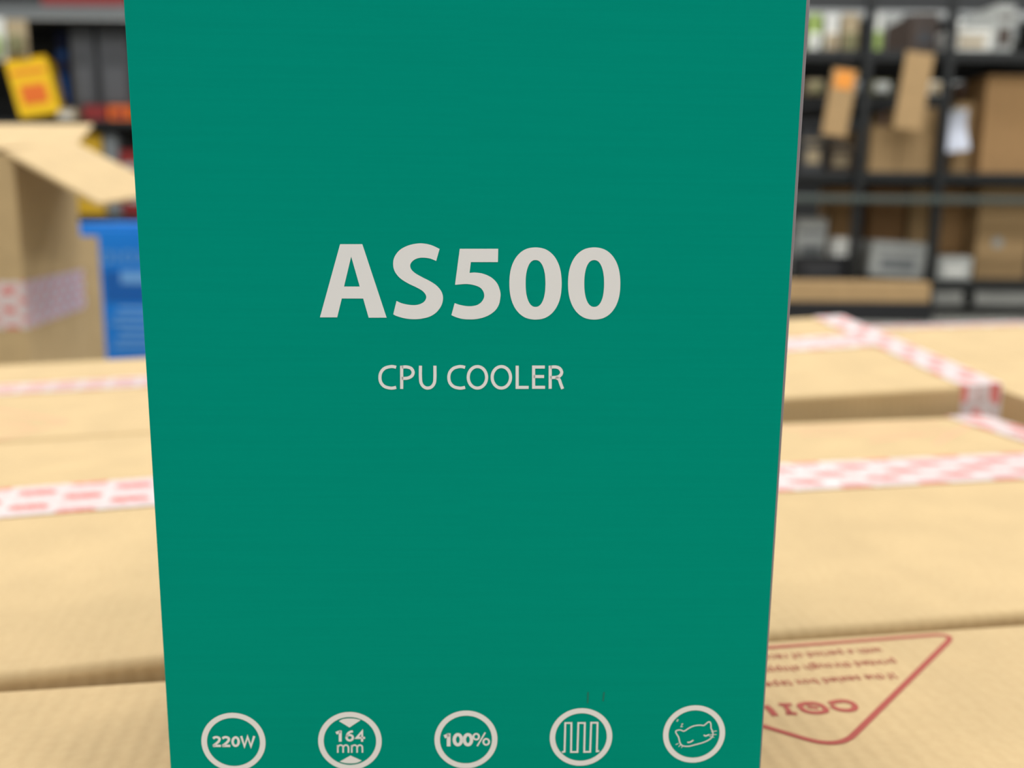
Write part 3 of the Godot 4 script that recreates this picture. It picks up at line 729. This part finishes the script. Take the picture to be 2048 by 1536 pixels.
func open_carton(corner: Vector3, far: Vector3, side_flap: Array, back_flap: Array):
	# corner: foot of its near right corner, far: foot of its far right corner
	var along := far - corner
	var turn := atan2(-along.x, -along.z)
	var depth := along.length()
	var w := 0.46
	var top := side_flap[0].y - FLOOR as float
	top = minf(top, back_flap[0].y - FLOOR) - 0.006
	var t = thing("open_carton", "large open carton at the left with its flaps folded out", "carton", Vector3(corner.x, FLOOR, corner.z), turn)
	var th := 0.005
	part("wall", box_mesh(Vector3(th, top, depth)), mats.kraft, t, Vector3(-th / 2, top / 2, -depth / 2))
	part("wall", box_mesh(Vector3(th, top, depth)), mats.kraft, t, Vector3(-w + th / 2, top / 2, -depth / 2))
	part("wall", box_mesh(Vector3(w - th * 2, top, th)), mats.kraft, t, Vector3(-w / 2, top / 2, -th / 2))
	part("wall", box_mesh(Vector3(w - th * 2, top, th)), mats.kraft, t, Vector3(-w / 2, top / 2, -depth + th / 2))
	part("bottom", box_mesh(Vector3(w - th * 2, th, depth - th * 2)), mats.kraft, t, Vector3(-w / 2, th / 2, -depth / 2))
	var inv: Transform3D = t.transform.affine_inverse()
	for f in [side_flap, back_flap]:
		var p := []
		for v in f:
			p.append(inv * v)
		part("flap", slab_mesh(p, th), mats.kraft, t)
	var st := start()
	var y0 := 0.225
	var o := 0.0008
	strip(st, [Vector3(-w, y0, o), Vector3(o, y0, o), Vector3(o, y0, -depth)], Vector3(0, 0.075, 0))
	part("tape", done(st), mats.tape, t, Vector3.ZERO, Vector3.ZERO, "printed packing tape round the walls")

func blue_box(foot: Vector3, size: Vector3):
	var t = thing("blue_box", "bright blue printed box standing left of the teal box", "box", foot - Vector3(0, 0, size.z / 2))
	part("body", box_mesh(Vector3(size.x, size.y - 0.012, size.z), 0.004), mats.blue_print, t, Vector3(0, size.y / 2 - 0.006, 0))
	part("lid", box_mesh(Vector3(size.x * 0.99, 0.012, size.z * 0.99), 0.003), mats.blue_print, t, Vector3(0, size.y - 0.006, 0))
	var zf := size.z / 2 + 0.0008
	var x0 := -size.x / 2
	# pale print: a line of letters, a picture panel, lines of small print
	for k in 7:
		var w := 0.017 if k % 3 != 1 else 0.010
		part("printed_letter", print_mesh("loop" if k % 2 == 0 else "line", 0.004, [[Vector2(0, 0), Vector2(w, 0), Vector2(w, 0.021), Vector2(0, 0.021)]], 1.0), mats.blue_pale, t, Vector3(x0 + 0.075 + k * 0.026, size.y - 0.092, zf))
	part("picture_panel", box_mesh(Vector3(0.20, 0.075, 0.001)), mats.blue_dark, t, Vector3(x0 + 0.175, size.y - 0.152, zf))
	part("picture_panel", box_mesh(Vector3(0.10, 0.030, 0.0016)), mats.blue_pale, t, Vector3(x0 + 0.165, size.y - 0.130, zf))
	for k in 6:
		part("printed_line", box_mesh(Vector3(0.09 + 0.02 * ((k * 7) % 3), 0.008, 0.001)), mats.blue_pale, t, Vector3(x0 + 0.150, size.y - 0.205 - k * 0.019, zf))

# shelves: heights above its foot; post_x: an upright somewhere along it
func shelf_unit(called, label, foot: Vector3, w: float, d: float, h: float, shelves: Array, lip: Material, post_x: float):
	var t = thing(called, label, "shelf unit", foot)
	part("back_panel", box_mesh(Vector3(w, h, 0.02)), mats.panel_dark, t, Vector3(0, h / 2, -d / 2 + 0.01))
	for s in [-1.0, 1.0]:
		part("end_panel", box_mesh(Vector3(0.025, h, d), 0.003), mats.panel_dark, t, Vector3(s * (w / 2 + 0.0125), h / 2, 0))
	if absf(post_x) < w / 2:
		part("upright", box_mesh(Vector3(0.055, h, 0.03), 0.004), mats.panel_dark, t, Vector3(post_x, h / 2, -d / 2 + 0.035))
	for y in shelves:
		part("shelf", box_mesh(Vector3(w, 0.022, d - 0.02), 0.002), mats.panel_dark, t, Vector3(0, y - 0.0125, 0.01))
		if y > 0.9:
			part("shelf_lip", box_mesh(Vector3(w, 0.042, 0.012), 0.003), lip, t, Vector3(0, y - 0.022, d / 2 + 0.004))
			part("price_rail", box_mesh(Vector3(w, 0.006, 0.02), 0.002), mats.pale_steel, t, Vector3(0, y - 0.046, d / 2 + 0.006))
		else:
			part("shelf_lip", box_mesh(Vector3(w, 0.022, 0.012), 0.002), mats.black_steel, t, Vector3(0, y - 0.0125, d / 2 + 0.004))
	return t

func peg_bar(t, y: float, d: float, w: float):
	part("peg_bar", box_mesh(Vector3(w, 0.02, 0.02), 0.003), mats.grey_steel, t, Vector3(0, y, d / 2 + 0.003))

func rack(x0: float, x1: float, zf: float, zb: float, posts: Array, back_posts: Array, shelves: Array, rail_y: float):
	var t = thing("storage_rack", "tall black steel rack on casters loaded with cartons", "rack", Vector3((x0 + x1) / 2, FLOOR, (zf + zb) / 2))
	var xc := (x0 + x1) / 2
	var zc := (zf + zb) / 2
	var foot := 0.085
	var h := 1.62
	for x in posts:
		post(t, Vector3(x - xc, foot, zf - zc - 0.0175), 0.036, h)
	for x in back_posts:
		post(t, Vector3(x - xc, foot, zb - zc + 0.0125), 0.025, h)
	for y in shelves:
		part("shelf", box_mesh(Vector3(x1 - x0, 0.022, zf - zb - 0.08), 0.003), mats.black_steel, t, Vector3(0, y - FLOOR - 0.0115, 0))
		for z in [zf - zc - 0.0175 - 0.022, zb - zc + 0.0125 + 0.022]:
			part("beam", box_mesh(Vector3(x1 - x0, 0.045, 0.018), 0.003), mats.black_steel, t, Vector3(0, y - FLOOR - 0.0225, z))
	part("front_rail", box_mesh(Vector3(x1 - x0, 0.028, 0.02), 0.004), mats.rail_steel, t, Vector3(0, rail_y - FLOOR, zf - zc + 0.011))
	part("back_rail", box_mesh(Vector3(x1 - x0, 0.05, 0.02), 0.004), mats.black_steel, t, Vector3(0, 0.925, zb - zc - 0.012))

func post(t, at: Vector3, w: float, h: float):
	var p = part("post", box_mesh(Vector3(w, h, w), 0.004), mats.black_steel, t, at + Vector3(0, h / 2, 0))
	part("caster_fork", box_mesh(Vector3(0.045, 0.05, 0.04), 0.004), mats.black_steel, p, Vector3(0, -h / 2 - 0.025, 0))
	part("caster_wheel", tube_mesh(0.037, 0.026, 20, 0.003), mats.rubber, p, Vector3(0.013, -h / 2 - 0.048, 0), Vector3(0, 0, PI / 2))

func hanging_sign(called, label, mid: Vector3, size: Vector2, roll: float, topped: bool, up: float):
	var t = thing(called, label, "sign", mid - Vector3(0, size.y / 2, 0))
	t.rotation.z = -roll
	part("board", box_mesh(Vector3(size.x, size.y, 0.006), 0.001), mats.kraft_tan, t, Vector3(0, size.y / 2, 0))
	part("string", box_mesh(Vector3(0.004, up, 0.004)), mats.dark_brown, t, Vector3(0, size.y + up / 2 - 0.005, -0.002))
	if topped:
		part("orange_sticker", box_mesh(Vector3(size.x * 0.72, size.y * 0.26, 0.002), 0.0005), mats.sign_orange, t, Vector3(0, size.y * 0.84, 0.004))

func paper_sheet(mid: Vector3):
	var t = thing("paper_sheet", "crooked white paper sheet hanging beside the middle front post", "paper", mid)
	t.rotation.z = 0.12
	var st := start()
	for k in 6:
		var y0 := -0.085 + 0.17 * k / 6.0
		var y1 := -0.085 + 0.17 * (k + 1) / 6.0
		var c0 := 0.012 * cos(k * 0.9)
		var c1 := 0.012 * cos((k + 1) * 0.9)
		quad(st, Vector3(-0.05, y0, c0), Vector3(0.05, y0, c0 + 0.006), Vector3(0.05, y1, c1 + 0.006), Vector3(-0.05, y1, c1), Vector3.BACK)
	part("sheet", done(st), mats.paper, t)
	part("tape_tab", box_mesh(Vector3(0.03, 0.02, 0.002)), mats.grey_light, t, Vector3(0, 0.083, 0.018))

func base_plinth(x0: float, x1: float):
	var t = thing("floor_pallet", "low black pallet on the floor in front of the rack", "pallet", Vector3((x0 + x1) / 2, FLOOR, -3.87))
	var w := x1 - x0
	part("deck", box_mesh(Vector3(w, 0.022, 0.16), 0.003), mats.black_plastic, t, Vector3(0, 0.070, 0))
	part("front_board", box_mesh(Vector3(w, 0.058, 0.02), 0.003), mats.black_plastic, t, Vector3(0, 0.029, 0.068))
	part("rear_board", box_mesh(Vector3(w, 0.058, 0.02), 0.003), mats.black_plastic, t, Vector3(0, 0.029, -0.068))
	carton("flat_carton", "flat tan carton lying on the black pallet", Vector3((x0 + x1) / 2, FLOOR + 0.162, -3.80), 0.0, 0.0, 0.0, Vector3(w - 0.03, 0.08, 0.13), mats.kraft_tan, [])

func background():
	open_carton(Vector3(-0.765, 0.000, -1.450), Vector3(-0.833, 0.000, -1.800), [Vector3(-0.778, 0.259, -1.450), Vector3(-0.828, 0.298, -1.800), Vector3(-0.615, 0.207, -1.700), Vector3(-0.597, 0.180, -1.360)], [Vector3(-1.023, 0.278, -1.740), Vector3(-0.830, 0.293, -1.800), Vector3(-0.891, 0.352, -2.020), Vector3(-1.183, 0.350, -2.020)])
	carton("stock_carton", "narrow tan carton standing between the open carton and the blue box", Vector3(-0.906, 0.119, -1.870), 0.00, 0.0, 0.0, Vector3(0.059, 0.359, 0.105), mats.kraft, [], "")
	blue_box(Vector3(-0.888, -0.240, -2.250), Vector3(0.354, 0.385, 0.300))
	shelf_unit("shelf_unit", "dark grey shop shelf unit behind the open carton", Vector3(-1.450, FLOOR, -3.675), 2.300, 0.55, 1.75, [0.210, 0.400, 0.735, 1.120], mats.grey_steel, -0.218)
	pack("yellow_package", "bright yellow package with an orange-red label leaning on the left shelf", "package", Vector3(-1.695, 0.495, -3.460), Vector3(0.137, 0.197, 0.160), mats.yellow, mats.orange, 0.25, 0.19, "")
	pack("navy_box", "slim navy blue box beside the yellow package", "box", Vector3(-1.674, 0.495, -3.635), Vector3(0.041, 0.328, 0.150), mats.navy, mats.blue_dark, 0.10, 0.00, "")
	pack("grey_package", "dark grey package right beside the slim navy box", "package", Vector3(-1.547, 0.495, -3.560), Vector3(0.090, 0.344, 0.200), mats.grey_pack, mats.grey_dim, 0.00, 0.00, "")
	pack("grey_package", "dark grey package next to the teal box on the middle shelf", "package", Vector3(-1.435, 0.495, -3.560), Vector3(0.118, 0.345, 0.200), mats.grey_pack, mats.grey_dim, 0.00, 0.00, "")
	pack("small_box", "small dull red box at the front of the left middle shelf", "box", Vector3(-1.491, 0.495, -3.425), Vector3(0.082, 0.053, 0.050), mats.red, null, 0.00, 0.00, "")
	pack("small_box", "small orange-brown box next to the dull red one on the left shelf", "box", Vector3(-1.402, 0.495, -3.425), Vector3(0.082, 0.052, 0.050), mats.orange, mats.red, 0.00, 0.00, "")
	pack("small_box", "low beige box under the yellow package at the shelf front", "box", Vector3(-1.593, 0.495, -3.425), Vector3(0.071, 0.040, 0.050), mats.beige, mats.off_white, 0.00, 0.00, "")
	pack("tall_box", "tall yellow box on the lower left shelf behind the cardboard flap", "box", Vector3(-1.540, 0.160, -3.530), Vector3(0.102, 0.290, 0.200), mats.yellow_deep, mats.olive, 0.00, 0.00, "")
	pack("tall_box", "tall grey box on the lower left shelf beside the yellow one", "box", Vector3(-1.457, 0.160, -3.530), Vector3(0.053, 0.291, 0.200), mats.grey_mid, null, 0.00, 0.00, "")
	pack("tall_box", "tall dark red box on the lower left shelf", "box", Vector3(-1.374, 0.160, -3.530), Vector3(0.107, 0.236, 0.200), mats.red, mats.grey_light, 0.00, 0.00, "")
	pack("low_box", "low dark red box on the top left shelf", "box", Vector3(-1.527, 0.880, -3.575), Vector3(0.300, 0.097, 0.250), mats.red, null, 0.00, 0.00, "")
	blister("beige hanging pack at the far upper left", Vector3(-1.728, 0.700, -3.370), Vector2(0.073, 0.126), mats.beige, mats.olive, "packs hanging at the far left")
	blister("pale hanging pack cut by the left edge of the frame", Vector3(-1.809, 0.686, -3.370), Vector2(0.080, 0.146), mats.off_white, mats.lime, "packs hanging at the far left")
	rack(0.700, 2.850, -4.000, -4.600, [0.730, 1.463, 1.801, 2.820], [0.730, 2.257, 2.820], [-0.083, 0.375, 0.869], 0.259)
	carton("stock_carton", "big brown carton at the right end of the rack's middle shelf", Vector3(2.162, 0.788, -4.120), 0.00, 0.0, 0.0, Vector3(0.284, 0.413, 0.400), mats.kraft_brown, ["seam"], "cartons on the black rack")
	carton("stock_carton", "tan carton behind the white paper on the rack's middle shelf", Vector3(1.970, 0.681, -4.190), 0.00, 0.0, 0.0, Vector3(0.077, 0.306, 0.350), mats.kraft_tan, [], "cartons on the black rack")
	carton("stock_carton", "tan carton between the two front posts of the rack, middle shelf", Vector3(1.751, 0.654, -4.150), 0.00, 0.0, 0.0, Vector3(0.148, 0.279, 0.350), mats.kraft_tan, ["seam"], "cartons on the black rack")
	carton("stock_carton", "short tan carton just right of the left front post, middle shelf", Vector3(1.613, 0.575, -4.150), 0.00, 0.0, 0.0, Vector3(0.118, 0.200, 0.350), mats.kraft_tan, [], "cartons on the black rack")
	pack("dark_box", "dark box left of the rack's front posts on the middle shelf", "box", Vector3(1.295, 0.375, -4.295), Vector3(0.099, 0.174, 0.350), mats.grey_pack, mats.beige, 0.00, 0.00, "")
	pack("dark_box", "dark brown box beside the left front post on the middle shelf", "box", Vector3(1.443, 0.375, -4.350), Vector3(0.115, 0.144, 0.300), mats.dark_brown, mats.beige, 0.00, 0.00, "")
	carton("stock_carton", "small brown carton left of the front post on the rack's lower shelf", Vector3(1.536, 0.323, -4.400), 0.00, 0.0, 0.0, Vector3(0.098, 0.405, 0.180), mats.kraft_brown, [], "cartons on the black rack")
	carton("stock_carton", "brown carton standing right of the left front post, lower shelf", Vector3(1.747, 0.323, -4.400), 0.00, 0.0, 0.0, Vector3(0.164, 0.405, 0.180), mats.kraft_dark, [], "cartons on the black rack")
	carton("stock_carton", "tan carton at the centre of the rack's lower shelf", Vector3(1.897, 0.323, -4.400), 0.00, 0.0, 0.0, Vector3(0.089, 0.405, 0.200), mats.kraft_tan, ["seam"], "cartons on the black rack")
	carton("stock_carton", "brown carton right of the middle front post, lower shelf", Vector3(2.039, 0.323, -4.360), 0.00, 0.0, 0.0, Vector3(0.111, 0.405, 0.200), mats.kraft_brown, [], "cartons on the black rack")
	var stickered = carton("sticker_carton", "tan carton with a grey round sticker on the lower shelf", Vector3(2.221, 0.323, -4.250), 0.00, 0.0, 0.0, Vector3(0.235, 0.405, 0.300), mats.kraft_tan, [], "cartons on the black rack")
	part("round_sticker", tube_mesh(0.024, 0.002, 24), mats.grey_light, stickered, Vector3(-0.023, 0.161, 0.150), Vector3(PI / 2, 0, 0), "grey round sticker")
	pack("pale_box", "grey white box at the left of the rack's lower shelf", "box", Vector3(1.336, -0.083, -4.300), Vector3(0.139, 0.262, 0.200), mats.grey_light, mats.grey_mid, 0.00, 0.00, "")
	pack("pale_box", "low white box beside the left front post, lower shelf", "box", Vector3(1.460, -0.083, -4.145), Vector3(0.101, 0.177, 0.090), mats.off_white, mats.grey_light, 0.00, 0.00, "")
	pack("pale_box", "flat grey box leaning between the front posts, lower shelf", "box", Vector3(1.696, -0.083, -4.220), Vector3(0.247, 0.157, 0.200), mats.grey_light, mats.grey_mid, 0.00, -0.05, "")
	pack("pale_box", "pale grey box right of the middle front post, lower shelf", "box", Vector3(1.926, -0.083, -4.160), Vector3(0.148, 0.101, 0.200), mats.grey_light, mats.off_white, 0.00, 0.00, "")
	pack("black_case", "low black case at the front of the rack's lower shelf", "case", Vector3(1.351, -0.083, -4.072), Vector3(0.257, 0.100, 0.035), mats.black_plastic, mats.grey_pack, 0.00, 0.00, "")
	pack("white_tray", "white tray on the rack's top shelf", "tray", Vector3(1.903, 0.869, -4.200), Vector3(0.175, 0.093, 0.300), mats.off_white, mats.beige, 0.00, 0.00, "")
	pack("brown_package", "dark brown package on the rack's top shelf beside the white tray", "package", Vector3(1.727, 0.869, -4.250), Vector3(0.110, 0.161, 0.300), mats.dark_brown, mats.grey_pack, 0.00, 0.00, "")
	pack("grey_package", "light grey package with a dark label at the right of the top shelf", "package", Vector3(2.086, 0.869, -4.300), Vector3(0.085, 0.211, 0.300), mats.grey_light, mats.dark_brown, 0.00, 0.00, "")
	hanging_sign("cardboard_sign", "tilted cardboard sign with an orange top hanging on the rack", Vector3(1.344, 0.655, -4.018), Vector2(0.105, 0.270), 0.12, true, 0.059)
	hanging_sign("cardboard_sign", "larger tilted cardboard sign hanging between the front posts", Vector3(1.650, 0.704, -4.018), Vector2(0.118, 0.310), 0.10, false, 0.05)
	paper_sheet(Vector3(1.893, 0.552, -4.100))
	base_plinth(0.391, 1.725)
	var far_unit = shelf_unit("shelf_unit", "long shop shelf unit with hanging packs behind the black rack", Vector3(1.6, FLOOR, -5.750), 4.2, 0.5, 2.0, [0.06, 1.577], mats.pale_steel, 3.0)
	peg_bar(far_unit, 1.536, 0.5, 4.2)
	peg_bar(far_unit, 1.210, 0.5, 4.2)
	blister("lime green hanging pack in the upper row behind the rack, closest to the teal box", Vector3(1.675, 1.045, -5.455), Vector2(0.084, 0.262), mats.lime, mats.off_white, "hanging packs behind the black rack")
	blister("white hanging pack in the upper row behind the rack, second from the teal box", Vector3(1.773, 1.041, -5.455), Vector2(0.079, 0.267), mats.off_white, mats.beige, "hanging packs behind the black rack")
	blister("beige hanging pack in the upper row behind the rack, third from the teal box", Vector3(1.876, 1.058, -5.455), Vector2(0.095, 0.251), mats.beige, mats.olive, "hanging packs behind the black rack")
	blister("white hanging pack in the upper row behind the rack, fourth from the teal box", Vector3(2.027, 1.070, -5.455), Vector2(0.062, 0.240), mats.off_white, mats.lime, "hanging packs behind the black rack")
	blister("light grey hanging pack in the upper row behind the rack, fifth from the teal box", Vector3(2.115, 1.054, -5.455), Vector2(0.090, 0.256), mats.grey_light, mats.grey_mid, "hanging packs behind the black rack")
	blister("dark grey hanging pack in the upper row behind the rack, sixth from the teal box", Vector3(2.204, 1.066, -5.455), Vector2(0.067, 0.246), mats.grey_pack, mats.grey_mid, "hanging packs behind the black rack")
	blister("grey hanging pack in the upper row behind the rack, seventh from the teal box", Vector3(2.497, 1.229, -5.455), Vector2(0.095, 0.085), mats.grey_mid, mats.off_white, "hanging packs behind the black rack")
	blister("light grey hanging pack in the upper row behind the rack, eighth from the teal box", Vector3(2.766, 1.167, -5.455), Vector2(0.101, 0.149), mats.grey_light, mats.grey_mid, "hanging packs behind the black rack")
	blister("beige hanging pack in the lower row behind the rack, closest to the teal box", Vector3(1.700, 0.872, -5.455), Vector2(0.091, 0.109), mats.beige, mats.olive, "hanging packs behind the black rack")
	blister("light grey hanging pack in the lower row behind the rack, second from the teal box", Vector3(1.963, 0.879, -5.455), Vector2(0.096, 0.103), mats.grey_light, mats.grey_mid, "hanging packs behind the black rack")
	blister("olive hanging pack in the lower row behind the rack, third from the teal box", Vector3(2.076, 0.875, -5.455), Vector2(0.107, 0.109), mats.olive, mats.grey_light, "hanging packs behind the black rack")
	blister("white hanging pack in the lower row behind the rack, fourth from the teal box", Vector3(2.376, 0.878, -5.455), Vector2(0.074, 0.109), mats.off_white, mats.beige, "hanging packs behind the black rack")
	blister("light grey hanging pack in the lower row behind the rack, fifth from the teal box", Vector3(2.511, 0.884, -5.455), Vector2(0.085, 0.103), mats.grey_light, mats.grey_mid, "hanging packs behind the black rack")


# --------------------------------------------------------------------------- the room
func room():
	var w := 12.6
	var d := 12.4
	var zc := -1.4
	struct("floor", box_mesh(Vector3(w, 0.2, d)), mats.concrete, Vector3(0, FLOOR - 0.1, zc))
	struct("ceiling", box_mesh(Vector3(w, 0.2, d)), mats.white_paint, Vector3(0, CEIL + 0.1, zc))
	var hy := (CEIL - FLOOR)
	struct("wall_left", box_mesh(Vector3(0.2, hy, d)), mats.wall_paint, Vector3(-w / 2 - 0.1, FLOOR + hy / 2, zc))
	struct("wall_right", box_mesh(Vector3(0.2, hy, d)), mats.wall_paint, Vector3(w / 2 + 0.1, FLOOR + hy / 2, zc))
	struct("wall_back", box_mesh(Vector3(w, hy, 0.2)), mats.wall_paint, Vector3(0, FLOOR + hy / 2, zc - d / 2 - 0.1))
	struct("wall_front", box_mesh(Vector3(w, hy, 0.2)), mats.wall_paint, Vector3(0, FLOOR + hy / 2, zc + d / 2 + 0.1))

func _ready():
	set_view()
	make_materials()
	font_plain = SystemFont.new()
	font_plain.font_names = PackedStringArray(["Droid Sans"])
	ceiling_lamps()
	room()
	near_cartons()
	cooler_box()
	background()
